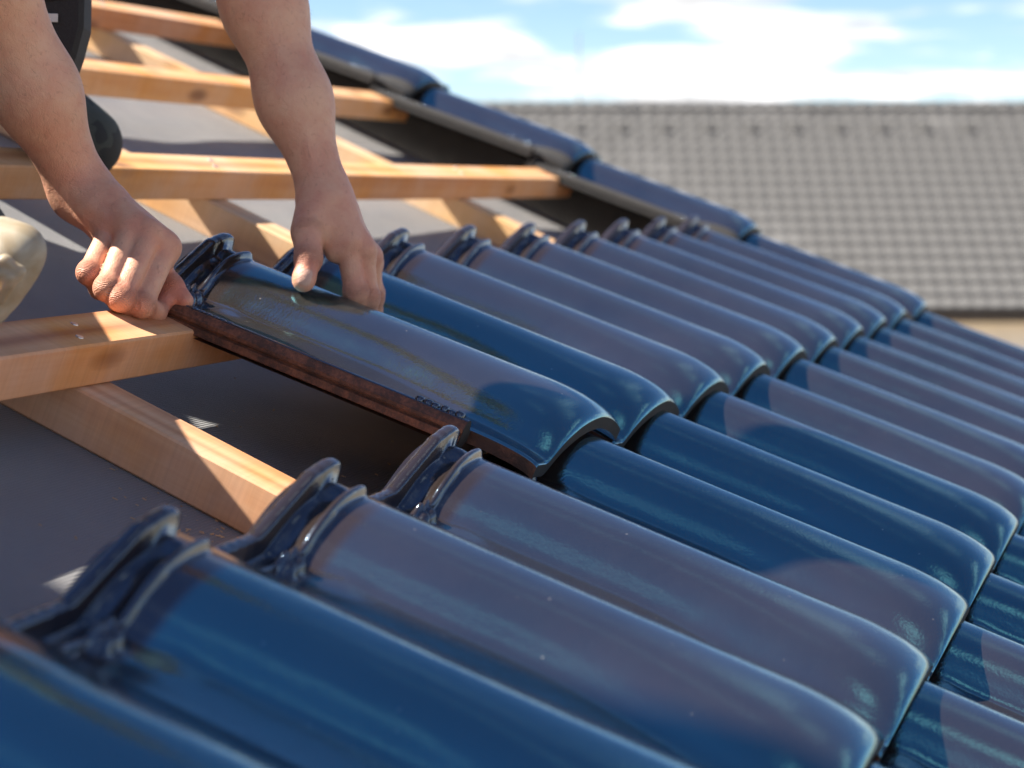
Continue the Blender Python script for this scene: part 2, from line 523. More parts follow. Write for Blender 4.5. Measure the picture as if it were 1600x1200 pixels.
def mat_gel():
    m, t, b = new_mat('translucent_gel')
    L = t.links
    tc = N(t, 'ShaderNodeTexCoord')
    n1 = N(t, 'ShaderNodeTexNoise', inp={'Scale': 26.0, 'Detail': 5.0, 'Distortion': 1.5})
    L.new(tc.outputs['Object'], n1.inputs['Vector'])
    cr = N(t, 'ShaderNodeValToRGB')
    e = cr.color_ramp.elements
    e[0].position = .35; e[0].color = (.26, .20, .12, 1)
    e[1].position = .68; e[1].color = (.42, .38, .30, 1)
    L.new(n1.outputs['Fac'], cr.inputs[0])
    L.new(cr.outputs[0], b.inputs['Base Color'])
    b.inputs['Roughness'].default_value = .5
    b.inputs['Subsurface Weight'].default_value = .4
    b.inputs['Subsurface Radius'].default_value = (.02, .015, .008)
    b.inputs['Subsurface Scale'].default_value = .7
    b.inputs['Coat Weight'].default_value = .05
    return m


M_GLAZE, M_CLAY = mat_glaze(), mat_clay()
M_WOOD = mat_wood('larch_batten', (.42, .155, .042), (.62, .285, .085), (.70, .385, .15))
M_WOOD2 = mat_wood('spruce_batten', (.46, .22, .075), (.62, .34, .13), (.70, .44, .20), saw=.4)
M_MEMB = mat_membrane()
M_SHADE = mat_plain('shade_black', (.022, .020, .019), .75, .3, 40, .3)  # flat black standing in for shade at the verge and tile noses
M_SKIN, M_CAMO, M_GEL = mat_skin(), mat_camo(), mat_gel()
M_CORDURA = mat_plain('black_nylon', (.014, .014, .015), .7, .3, 400, .3)
M_SHIRT = mat_plain('grey_jersey', (.09, .095, .11), .85, .15, 300, .3)
M_HAIR = mat_plain('brown_hair', (.035, .022, .014), .55, .4, 200, .5)
M_LEATHER = mat_plain('boot_leather', (.09, .06, .035), .6, .3, 60, .3)
M_STEEL = mat_plain('galvanised_steel', (.55, .55, .54), .35, .2, 60, 0, 1.0)
M_PAPER = mat_plain('woven_tag', (.62, .62, .60), .7, .08, 60)
M_PLASTER = mat_plain('cream_plaster', (.80, .76, .66), .85, .05, 3, .2)
M_GREYTILE = mat_plain('grey_concrete_tile', (.140, .137, .133), .7, .28, .9)
M_GUTTER = mat_plain('brown_gutter', (.055, .045, .04), .45, .2, 8)
M_SOFFIT = mat_wood('pine_soffit', (.42, .26, .10), (.55, .37, .16), (.60, .43, .2))
M_GLASS = mat_plain('window_glass', (.02, .025, .03), .05, .1, 2)
M_WHITE = mat_plain('white_frame', (.78, .78, .76), .5, .04, 10)
M_GRASS = mat_plain('bare_soil', (.27, .22, .16), .95, .3, .6, .4)

# ---- ground ---------------------------------------------------------------------------------------------------------
_g = mesh_from('ground', [(-1500, -1500, 0), (1500, -1500, 0), (1500, 1500, 0), (-1500, 1500, 0)], [(0, 1, 2, 3)], [M_GRASS], smooth=False)
tag(link('ground', _g), kind='structure')

# ---- the house under the roof ---------------------------------------------------------------------------------------
house = bpy.data.objects.new('house', None)
COL.objects.link(house)
house.matrix_world = ROOF
tag(house, 'house with its roof half covered in dark blue glazed tiles, bare battens above them', 'house')

ROW = 0.3472          # cover length
COLW = 0.22           # cover width
TH = 0.037            # height of the roll above the pan


def smax(a, b, k):
    h = np.clip(.5 + .5 * (a - b) / k, 0, 1)
    return b + (a - b) * h + k * h * (1 - h)


def sstep(a, b, x):
    t = np.clip((x - a) / (b - a), 0, 1)
    return t * t * (3 - 2 * t)


def tile_z(s, v):
    zc = .0225 + .072 * v
    aL = .067 + .034 * sstep(-.21, -.005, v)
    t = np.where(s < 0, -s / aL, s / .105)
    arch = -TH * (.52 * t ** 2 + .48 * t ** 4)
    mm = .048 / aL                                          # nearly straight flank, rounded crest
    flank = -(np.sqrt((mm * s) ** 2 + .0085 ** 2) - .0085)
    arch = np.where(s < 0, arch, .5 * arch + .5 * np.maximum(flank * .72, -.034))
    pan = np.where(s < 0, -TH + .0022 * ((s + .108) / .036) ** 2, -1.0)
    z = smax(arch, pan, .0080)
    rib = lambda d, w: np.sqrt(np.clip(1 - (d / w) ** 2, 0, 1))
    # side lock along the left edge
    z = z + .0075 * rib(s + .1425, .0068) * (v > -.404)
    z = z - .0018 * rib(s + .1315, .004)
    # rounded nose
    tn = np.clip((v + .066) / .066, 0, 1)
    dn = 1 - np.sqrt(np.clip(1 - (.992 * tn) ** 2, 0, 1))
    fl = .55 + .45 * sstep(-.125, -.05, s)
    z = z - .0165 * dn * fl
    # small dimple where the pan starts
    z = z + .0016 * np.exp(-(((s + .072) / .010) ** 2 + ((v + .335) / .012) ** 2))
    z = z - .0014 * np.exp(-(((s + .090) / .014) ** 2 + ((v + .345) / .014) ** 2))
    z0_ = z.copy()
    # inner head rib
    end = sstep(-.132, -.124, s) * (1 - sstep(.010, .014, s))
    va = -.3725 - .0035 * sstep(-.09, .0, s)
    z = z + .0070 * rib(v - va, .0038) * end
    # knob at the foot of the inner rib
    for ks, kv in ((-.0835, -.3665), (-.0945, -.3665)):
        q = ((s - ks) / .0062) ** 2 + ((v - kv) / .0085) ** 2
        z = z + .0105 * np.sqrt(np.clip(1 - q, 0, 1))
    # sunk channel between the two head ribs, web near the crest
    ch = rib(v + .3885, .0095)
    z = z - .0065 * ch * (1 - sstep(-.018, -.006, s)) * sstep(-.125, -.115, s)
    z = z + .0030 * ch * rib(s + .004, .008)
    # tall outer head rib: flat over the pan, then straight up to the crest
    zt = np.interp(s, [-.150, -.080, -.073, -.026, -.004, .006, .0110, .0128, .0135], [-.0350, -.0340, -.0310, .0030, .0085, .0092, .0080, .002, -.014])
    zt = np.maximum(zt, zc + z0_ + .0045)
    zt = zt + .0004 * np.sin(s * 900) * np.sin(s * 370)
    d = np.abs(v + .4020)
    ro = np.where(d < .0056, zt - .006 * (1 - rib(d, .0056) ** .5), -1.0)
    z = zc + z
    return np.maximum(z, np.where(s < .0135, ro, -1.0))


def tile_mesh(name, verge=False):
    s = np.concatenate([np.linspace(-.150, -.124, 16), np.linspace(-.122, -.066, 24), np.linspace(-.0635, .016, 34), np.linspace(.021, .085, 12)])
    v = np.concatenate([np.linspace(-.412, -.392, 22), np.linspace(-.3908, -.355, 30), np.linspace(-.35, -.07, 34),
                        np.linspace(-.064, -.006, 20), [-.004, -.0026, -.0014, -.0006, 0.0]])
    S, V = np.meshgrid(s, v, indexing='ij')
    Z = tile_z(S, V)
    ns, nv = S.shape
    keep = np.ones((ns - 1, nv - 1), bool)
    sm, vm = (s[:-1] + s[1:]) / 2, (v[:-1] + v[1:]) / 2
    keep[np.ix_(sm < -.131, vm > -.066)] = False          # cut lower left corner
    keep[np.ix_(sm > .062, vm < -.385)] = False           # cut upper right corner
    top = np.stack([S, -V, Z], -1).reshape(-1, 3)
    thick = .0112 + .0025 * (S < -.135)
    B0 = tile_z(np.clip(S, -.13, .085), np.clip(V, -.35, -.0)) + .068 * (V - np.clip(V, -.35, 0))
    bot = np.stack([S, -V, np.minimum(B0, Z) - thick], -1).reshape(-1, 3)
    idx = np.arange(ns * nv).reshape(ns, nv)
    verts = [top, bot]
    nb = ns * nv
    faces, fm = [], []
    for i in range(ns - 1):
        for j in range(nv - 1):
            if keep[i, j]:
                a, b_, c, d = idx[i, j], idx[i + 1, j], idx[i + 1, j + 1], idx[i, j + 1]
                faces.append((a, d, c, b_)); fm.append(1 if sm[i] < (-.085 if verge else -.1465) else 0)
                faces.append((a + nb, b_ + nb, c + nb, d + nb)); fm.append(1)
    extra = []
    base = 2 * nb

    def wall(ia, ib, outward, left):
        nonlocal base
        A, B_ = top[ia], top[ib]
        Ab, Bb = bot[ia], bot[ib]
        if left:
            prof = [(0, 0), (.0010, .0010), (.0010, .0042), (-.0018, .0054), (-.0018, .0066), (.0016, .0078), (.0020, .0138), (.0005, .0148)]
        else:
            prof = None
        if prof:
            pts = []
            for dx, dz in prof:
                off = np.array([outward[0] * dx, outward[1] * dx, -dz])
                pts.append((A + off, B_ + off))
        else:
            pts = [(A, B_), (Ab, Bb)]
        for (a0, b0), (a1, b1) in zip(pts[:-1], pts[1:]):
            extra.extend([a0, b0, b1, a1])
            faces.append((base, base + 1, base + 2, base + 3))
            fm.append(2 if outward[1] < 0 else 1)  # nose ends blackened, painting in the dark gap below them
            base += 4
    for i in range(ns - 1):
        for j in range(nv - 1):
            if not keep[i, j]:
                continue
            if i == 0 or not keep[i - 1, j]:
                wall(idx[i, j], idx[i, j + 1], (-1, 0), i == 0)
            if i == ns - 2 or not keep[i + 1, j]:
                wall(idx[i + 1, j + 1], idx[i + 1, j], (1, 0), False)
            if j == 0 or not keep[i, j - 1]:
                wall(idx[i + 1, j], idx[i, j], (0, 1), False)
            if j == nv - 2 or not keep[i, j + 1]:
                wall(idx[i, j + 1], idx[i + 1, j + 1], (0, -1), False)
    verts = [top, bot, np.array(extra)]
    # teeth on the side lock
    tv, tf = [], []

    def tooth(s0, v0, ls, lv, h):
        nonlocal base
        z0 = float(tile_z(np.array([s0]), np.array([v0]))[0]) - .001
        ring = []
        for k, (f, hh) in enumerate(((1.0, 0.0), (.95, .55), (.7, .9))):
            for a in range(10):
                th = a / 10 * 2 * math.pi
                cx, sy = math.cos(th), math.sin(th)
                cx = math.copysign(abs(cx) ** .6, cx); sy = math.copysign(abs(sy) ** .6, sy)
                tv.append((s0 + ls * f * cx, -(v0 + lv * f * sy), z0 + h * hh))
        tv.append((s0, -v0, z0 + h))
        for k in range(2):
            for a in range(10):
                b_ = (a + 1) % 10
                faces.append((base + k * 10 + a, base + (k + 1) * 10 + a, base + (k + 1) * 10 + b_, base + k * 10 + b_)[::-1]); fm.append(0)
        for a in range(10):
            faces.append((base + 20 + a, base + 30, base + 20 + (a + 1) % 10)[::-1]); fm.append(0)
        base += 31
    for k in range(13):
        tooth(-.1425, -.384 + k * .0072, .0036, .0034, .0014)
    for k in range(6):
        tooth(-.1405 + .0006 * (k % 2), -.1120 + k * .0076 + .0008 * math.sin(k * 2.3), .0050, .0042 + .0006 * math.sin(k * 1.7), .0048 + .0010 * math.sin(k * 2.9))
    verts.append(np.array(tv))
    if verge:                                               # hanging flange of the verge tile
        fl = []
        for vv in np.linspace(-.38, -.004, 24):
            zc = .021 + .068 * vv
            for ss, zz in ((.080, -.020), (.100, -.028), (.104, -.040), (.104, -.135), (.094, -.135), (.092, -.04), (.078, -.034)):
                fl.append((ss, -vv, zc + zz))
        for k in range(23):
            for q in range(7):
                a, b_ = base + k * 7 + q, base + k * 7 + (q + 1) % 7
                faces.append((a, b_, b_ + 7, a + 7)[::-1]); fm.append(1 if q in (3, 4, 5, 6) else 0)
        faces.append(tuple(base + 23 * 7 + q for q in range(7))[::-1]); fm.append(0)
        faces.append(tuple(base + q for q in range(7))); fm.append(0)
        base += len(fl)
        verts.append(np.array(fl))
    return mesh_from(name, np.concatenate(verts), faces, [M_GLAZE, M_CLAY, M_SHADE], fm)


TILE = tile_mesh('roof_tile')
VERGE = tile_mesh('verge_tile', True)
VERGE.materials[1] = M_SHADE  # left side and flange inside blackened, standing in for the shade there


def lay(mesh, name, colx, row, jit=1.0):
    o = link(name, mesh, house,
             (colx + random.uniform(-.0012, .0012) * jit, -row * ROW + random.uniform(-.0015, .0015) * jit, random.uniform(-.0006, .0006) * jit),
             (random.uniform(-.002, .002) * jit, random.uniform(-.004, .004) * jit, random.uniform(-.004, .004) * jit))
    return o


VX = 2.003
for c in range(1, 9):
    lay(TILE, 'roof_tile', c * COLW, 0)
for r in (1, 2, 3):
    for c in range(-6, 9):
        lay(TILE, 'roof_tile', c * COLW, r)
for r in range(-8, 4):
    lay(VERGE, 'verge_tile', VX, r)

# the tile in the worker's hands
held = bpy.data.objects.new('roof_tile', TILE)
COL.objects.link(held)
held.matrix_world = ROOF @ Matrix.Translation((.014, .004, .0045)) @ Matrix.Rotation(-.012, 4, 'X') @ Matrix.Rotation(math.radians(-1.0), 4, 'Z')
tag(held, 'glazed roof tile gripped in both hands, its bare brown clay edge showing', 'tile', kind='thing')

# ---- battens, counter battens, underlay, verge board ------------------------------------------------------------------
BT = -.045            # top of the battens
for k in range(-2, 9):
    yy = .3255 + .3615 * k
    if k < 0:
        yy = .325 - ROW * -k
    x0, x1 = -2.6, 1.935 + .02 * random.random()
    me = box_mesh('batten', (x1 - x0, .052, .038), [M_WOOD], .0018, .0018, 1, 9)
    o = link('batten', me, house, ((x0 + x1) / 2, yy + .026, BT - .019), (0, 0, 0))
    if k == 0:
        o.rotation_euler = (0, 0, .004)
for k, xx in enumerate((-1.95, -1.115, -.283, .562, 1.402)):
    me = box_mesh('counter_batten', (5.6, .052, .042), [M_WOOD2], .0018, .002, 1, 8)
    link('counter_batten', me, house, (xx, 1.55, BT - .038 - .021 - .0005), (0, 0, math.pi / 2 + (.012 if k == 2 else random.uniform(-.006, .006))))


def membrane():
    xs = np.concatenate([np.linspace(-2.6, -.9, 18), np.linspace(-.85, 1.95, 90)])
    ys = np.linspace(-1.3, 4.4, 200)
    X, Y = np.meshgrid(xs, ys, indexing='ij')
    ph = (X + .283) / .842
    sag = -.006 * np.sin(np.pi * (ph - np.floor(ph))) ** 2
    wr = .0032 * np.sin(X * 9 + 2.2 * np.sin(Y * 3.1)) * np.sin(Y * 7 + 1.3 * np.sin(X * 4)) * np.sin(np.pi * (ph - np.floor(ph))) ** 2
    lap = .0016 * (((Y + .42) / 1.3) % 1.0)
    cr_ = .0016 * np.sin((X * 3.1 + Y * 8.5) * 4.1 + 2 * np.sin(X * 6.3)) * np.clip(np.sin(X * 2.6 + 1.0) * np.sin(Y * 3.3 + .7), 0, 1)
    Z = BT - .0815 + sag + wr + lap + cr_ * np.sin(np.pi * (ph - np.floor(ph))) ** 2
    nx, ny = X.shape
    idx = np.arange(nx * ny).reshape(nx, ny)
    f = np.stack([idx[:-1, :-1], idx[1:, :-1], idx[1:, 1:], idx[:-1, 1:]], -1).reshape(-1, 4)
    return mesh_from('underlay', np.stack([X, Y, Z], -1).reshape(-1, 3), f, [M_MEMB])


link('underlay', membrane(), house)
link('verge_board', box_mesh('verge_board', (5.7, .03, .205), [M_SHADE], .002), house, (1.985, 1.55, -.154), (0, 0, math.pi / 2))  # its black paints in the shade under the verge tiles

# nails where battens cross counter battens
_nail = bmesh.new()
bmesh.ops.create_cone(_nail, cap_ends=True, segments=10, radius1=.0038, radius2=.0032, depth=.0014)
nail_me = bpy.data.meshes.new('nail_head'); _nail.to_mesh(nail_me); _nail.free(); nail_me.materials.append(M_STEEL)
for k in range(0, 6):
    for xx in (-.283, .562, 1.402):
        for d in (-.011, .012):
            link('nail_head', nail_me, house, (xx + d, .3255 + .3615 * k + .026 + d * .9, BT + .0004))

# walls below (stand under the eaves)
wall_me = box_mesh('wall', (4.3, 7.6, 4.3), [M_PLASTER], 0)
w = bpy.data.objects.new('wall', wall_me); COL.objects.link(w)
w.parent = house
w.matrix_world = Matrix.Translation((-.25, 3.1, 2.15))
w.matrix_parent_inverse = Matrix.Identity(4)
w.matrix_basis = ROOF.inverted() @ Matrix.Translation((-.25, 3.1, 2.15))

# brick chimney added up the slope, out of view, only to shade the lower left tiles
def brick_mat():
    m, t, b = new_mat('shade_chimney_brick')
    tc = N(t, 'ShaderNodeTexCoord')
    mp = N(t, 'ShaderNodeMapping'); mp.inputs['Rotation'].default_value = (math.pi / 2, 0, 0)
    t.links.new(tc.outputs['Object'], mp.inputs['Vector'])
    br = N(t, 'ShaderNodeTexBrick', inp={'Color1': (.26, .09, .05, 1), 'Color2': (.34, .13, .08, 1), 'Mortar': (.36, .34, .31, 1), 'Scale': 1.0,
                                         'Mortar Size': .006, 'Brick Width': .25, 'Row Height': .075})
    t.links.new(mp.outputs[0], br.inputs['Vector'])
    t.links.new(br.outputs['Color'], b.inputs['Base Color'])
    b.inputs['Roughness'].default_value = .85
    return m


_cm = [brick_mat(), mat_plain('cement_cap', (.42, .41, .39), .9, .15, 12, .3)]
ch = link('shade_chimney', box_mesh('shade_chimney', (.56, .50, 2.35), [_cm[0]], .004), house)
ch.matrix_basis = ROOF.inverted() @ Matrix.Translation(ROOF @ Vector((-1.47, 1.95, 0)) + Vector((0, 0, .30)))
cp = link('shade_chimney_cap', box_mesh('shade_chimney_cap', (.62, .56, .06), [_cm[1]], .006), ch, (0, 0, 1.206))

# ---- saw crumbs on the underlay ------------------------------------------------------------------------------------------
def crumbs():
    vs, fs = [], []
    spots = [(-.322, .13, .022, 70), (-.335, .20, .035, 26), (-.42, .30, .12, 12), (-.50, .12, .14, 16), (-.02, .25, .10, 14), (-.13, .20, .08, 12)]
    for cx, cy, sp, n in spots:
        for _ in range(n):
            x, y = cx + random.gauss(0, sp * .55), cy + random.gauss(0, sp)
            a = random.random() * 6.28
            l, wd, h = random.uniform(.0006, .0022), random.uniform(.0003, .0006), random.uniform(.0002, .0006)
            z = BT - .0822 + .0012 + random.random() * .0008
            b0 = len(vs)
            for dx, dy, dz in ((-1, -1, 0), (1, -1, 0), (1, 1, 0), (-1, 1, 0), (-1, -1, 1), (1, -1, 1), (1, 1, 1), (-1, 1, 1)):
                px, py = dx * l, dy * wd
                vs.append((x + px * math.cos(a) - py * math.sin(a), y + px * math.sin(a) + py * math.cos(a), z + dz * h + (.0009 * random.random() if dx > 0 else 0)))
            fs += [tuple(b0 + q for q in f) for f in ((3, 2, 1, 0), (4, 5, 6, 7), (0, 1, 5, 4), (1, 2, 6, 5), (2, 3, 7, 6), (3, 0, 4, 7))]
    return mesh_from('sawdust', vs, fs, [M_WOOD2], smooth=False)


sd = link('sawdust', crumbs())
sd.matrix_world = ROOF
tag(sd, 'pale sawdust and splinters scattered on the grey underlay', 'sawdust', kind='stuff')
# ---- the neighbouring house -------------------------------------------------------------------------------------------------
_cw = cam.matrix_world.translation.copy()
_fw = cam.matrix_world.to_3x3() @ Vector((0, 0, -1))
_fh = Vector((_fw.x, _fw.y, 0)).normalized()
_rh = Vector((_fh.y, -_fh.x, 0))
EAVE_D, RUN, EAVE_Z, RISE = 36.0, 4.75, _cw.z - 2.10, 3.85
nb_house = bpy.data.objects.new('neighbour_house', None)
COL.objects.link(nb_house)
_nm = Matrix.Identity(4)
_o = Vector((_cw.x, _cw.y, 0)) + _fh * EAVE_D
for i in range(3):
    _nm[i][0], _nm[i][1], _nm[i][2], _nm[i][3] = _rh[i], _fh[i], (0, 0, 1)[i], _o[i]
nb_house.matrix_world = _nm
tag(nb_house, 'neighbouring house with a wide grey tiled roof and cream walls', 'house')
NX0, NX1 = -5.2, 13.4
nb_roof = bpy.data.objects.new('roof', None); COL.objects.link(nb_roof); nb_roof.parent = nb_house
nb_roof['label'] = 'grey concrete tiled roof'
SL = math.hypot(RUN, RISE)
NP = math.atan2(RISE, RUN)
NW, NROWS = .29, 17
NL = SL / NROWS


def wave_tile():
    vs, fs = [], []
    nx = 11
    prof = [(k / nx, .019 * (max(0, math.sin(math.pi * min(1, max(0, (k / nx - .12) / .76))))) ** .8) for k in range(nx + 1)]
    for (yy, zz) in ((NL * 1.06, .004), (NL * .5, .032), (0.03, .085), (0.0, .080), (0.0, .010)):
        for fx, hz in prof:
            vs.append((fx * NW, yy, zz + (hz if zz != .010 else hz * .7)))
    for r in range(4):
        for k in range(nx):
            a = r * (nx + 1) + k
            fs.append((a, a + nx + 1, a + nx + 2, a + 1)[::-1] if False else (a + nx + 1, a + nx + 2, a + 1, a))
    return vs, fs


_tv, _tf = wave_tile()
NTILE = mesh_from('roof_tile', _tv, _tf, [M_GREYTILE])
_rv, _rf = [], []
ncol = int((NX1 - NX0) / NW)
_rotm = Matrix.Rotation(NP, 4, 'X')
n_part = 0
vent_cols = []
cells = []
for r in range(NROWS):
    for c in range(ncol):
        # which tiles show in the photograph: nearest rows first
        pxl = 800 + FPX * (NX0 + (c + .5) * NW) / (EAVE_D + RUN * r / NROWS)
        seen = pxl < 1625 and pxl > 850 + (1440 - 850) * (1 - (r / NROWS))
        cells.append((0 if seen else 1, r, c))
cells.sort()
part_cells = set((r, c) for _, r, c in cells[:298])
for r in range(NROWS):
    for c in range(ncol):
        mt = Matrix.Translation((NX0 + c * NW, 0, EAVE_Z)) @ _rotm @ Matrix.Translation((0, r * NL, 0))
        if (r, c) in part_cells:
            o = link('roof_tile', NTILE, nb_roof)
            o.matrix_basis = mt @ Matrix.Rotation(random.uniform(-.006, .006), 4, 'Z')
        else:
            b0 = len(_rv)
            for v in _tv:
                _rv.append(tuple(mt @ Vector(v)))
            _rf += [tuple(b0 + q for q in f) for f in _tf]
rest = link('more_roof_tiles', mesh_from('more_roof_tiles', _rv, _rf, [M_GREYTILE]), nb_roof)
rest['kind'] = 'stuff'
# back slope, deck
deck = mesh_from('roof_deck', [(NX0, 0, EAVE_Z - .03), (NX1, 0, EAVE_Z - .03), (NX1, RUN, EAVE_Z + RISE - .03), (NX0, RUN, EAVE_Z + RISE - .03),
                               (NX1, 2 * RUN, EAVE_Z - .03), (NX0, 2 * RUN, EAVE_Z - .03)], [(0, 1, 2, 3), (3, 2, 4, 5)], [M_GREYTILE], smooth=False)
link('roof_deck', deck, nb_roof)
# ridge caps
_cv, _cf = [], []
CL = .36
for j, (xx, rr) in enumerate(((0, .135), (.05, .145), (CL * .9, .115), (CL + .03, .112))):
    for k in range(9):
        a = math.pi * k / 8
        _cv.append((xx, math.cos(a) * rr * 1.1, math.sin(a) * rr - .02))
for j in range(3):
    for k in range(8):
        a = j * 9 + k
        _cf.append((a, a + 1, a + 10, a + 9))
_cf.append(tuple(range(9)))
CAP = mesh_from('ridge_tile', _cv, _cf, [M_GREYTILE], smooth=False)
for k in range(int((NX1 - NX0) / CL)):
    link('ridge_tile', CAP, nb_roof, (NX0 + k * CL, RUN, EAVE_Z + RISE + .02))
# vent tiles two courses under the ridge: hooded openings
_vv = [(0, 0, .03), (.22, 0, .03), (.22, .30, .03), (0, .30, .03), (.01, -.02, .13), (.21, -.02, .13), (.2, .26, .05), (.02, .26, .05), (.03, .02, .06), (.19, .02, .06), (.03, .02, .11), (.19, .02, .11)]
_vf = [(4, 5, 6, 7), (0, 4, 7, 3), (1, 2, 6, 5), (0, 1, 9, 8), (8, 9, 11, 10), (4, 10, 11, 5), (0, 8, 10, 4), (1, 5, 11, 9)]
VENT = mesh_from('vent_tile', _vv, _vf, [M_GREYTILE, M_GUTTER], [0, 0, 0, 0, 1, 1, 0, 0], smooth=False)
for k in range(17):
    xx = NX0 + (k * 3 + 1) * NW + .03
    if xx < NX1 - .5:
        o = link('vent_tile', VENT, nb_roof)
        o.matrix_basis = Matrix.Translation((xx, 0, EAVE_Z)) @ _rotm @ Matrix.Translation((0, (NROWS - 2.1) * NL, .02))
# gutter, fascia, soffit, walls, windows
gv, gf = [], []
for xx in (NX0, NX1):
    for k in range(9):
        a = math.pi + math.pi * k / 8
        gv.append((xx, -.075 + math.cos(a) * .075, EAVE_Z - .02 + math.sin(a) * .075))
for k in range(8):
    gf.append((k, k + 1, k + 10, k + 9))
gf += [tuple(range(9)), tuple(range(9, 18))]
gm = link('gutter', mesh_from('gutter', gv, gf, [M_GUTTER]), nb_house)
link('fascia', box_mesh('fascia', (NX1 - NX0, .03, .20), [M_GUTTER], .004), nb_house, ((NX0 + NX1) / 2, .022, EAVE_Z - .125))
link('soffit', box_mesh('soffit', (NX1 - NX0, .56, .02), [M_SOFFIT], .002), nb_house, ((NX0 + NX1) / 2, .325, EAVE_Z - .215))
link('wall', box_mesh('wall', (NX1 - NX0 - .8, 2 * RUN - 1.2, EAVE_Z - .225), [M_PLASTER], .01), nb_house, ((NX0 + NX1) / 2, RUN, (EAVE_Z - .226) / 2))
gab = [(NX0 + .4, .6, EAVE_Z - .24), (NX0 + .4, 2 * RUN - .6, EAVE_Z - .24), (NX0 + .4, RUN, EAVE_Z + RISE - .45), (NX1 - .4, .6, EAVE_Z - .24), (NX1 - .4, 2 * RUN - .6, EAVE_Z - .24), (NX1 - .4, RUN, EAVE_Z + RISE - .45)]
link('gable', mesh_from('gable', gab, [(0, 2, 1), (3, 4, 5)], [M_PLASTER], smooth=False), nb_house)
for xx in (-2.5, .6, 3.9, 11.0):
    wd = link('window', box_mesh('window', (1.1, .06, 1.2), [M_WHITE], .005), nb_house, (xx, .585, EAVE_Z - 1.75))
    link('pane', box_mesh('pane', (.92, .02, 1.02), [M_GLASS], 0), wd, (0, -.026, 0))
# aerial on the ridge
am = bmesh.new()
bmesh.ops.create_cone(am, cap_ends=True, segments=10, radius1=.028, radius2=.02, depth=1.5, matrix=Matrix.Translation((0, 0, .75)))
for k, zz in enumerate((1.1, 1.25, 1.4)):
    bmesh.ops.create_cone(am, cap_ends=True, segments=6, radius1=.010, radius2=.010, depth=.9 - .2 * k, matrix=Matrix.Translation((0, 0, zz)) @ Matrix.Rotation(math.pi / 2, 4, 'X'))
ame = bpy.data.meshes.new('aerial'); am.to_mesh(ame); am.free(); ame.materials.append(M_STEEL)
link('aerial', ame, nb_roof, (1.36, RUN + .02, EAVE_Z + RISE + .02))
# ---- the worker --------------------------------------------------------------------------------------------------------------
class Field:
    """smooth union of tapered capsules, each with its own blend radius, in groups"""
    def __init__(self):
        self.groups = []           # (blend to rest, blend inside, list of (a, b, ra, rb))

    def group(self, k_out, k_in, caps):
        self.groups.append((k_out, k_in, [(np.array(a, float), np.array(b, float), ra, rb) for a, b, ra, rb in caps]))

    @staticmethod
    def cap(p, c):
        a, b, ra, rb = c
        ab = b - a
        t = np.clip(((p - a) @ ab) / max(ab @ ab, 1e-12), 0, 1)
        return np.linalg.norm(p - a - t[:, None] * ab, axis=1) - (ra + (rb - ra) * t)

    @staticmethod
    def smin(a, b, k):
        h = np.clip(.5 + .5 * (b - a) / k, 0, 1)
        return b + (a - b) * h - k * h * (1 - h)

    def near(self, c, rad):
        out = []
        for ko, ki, caps in self.groups:
            cc = [q for q in caps if self.cap(c[None], q)[0] < rad]
            if cc:
                out.append((ko, ki, cc))
        return out

    def eval(self, p, groups=None):
        d = None
        for ko, ki, caps in (self.groups if groups is None else groups):
            g = None
            for q in caps:
                e = self.cap(p, q)
                g = e if g is None else self.smin(g, e, ki)
            d = g if d is None else self.smin(d, g, ko)
        return d


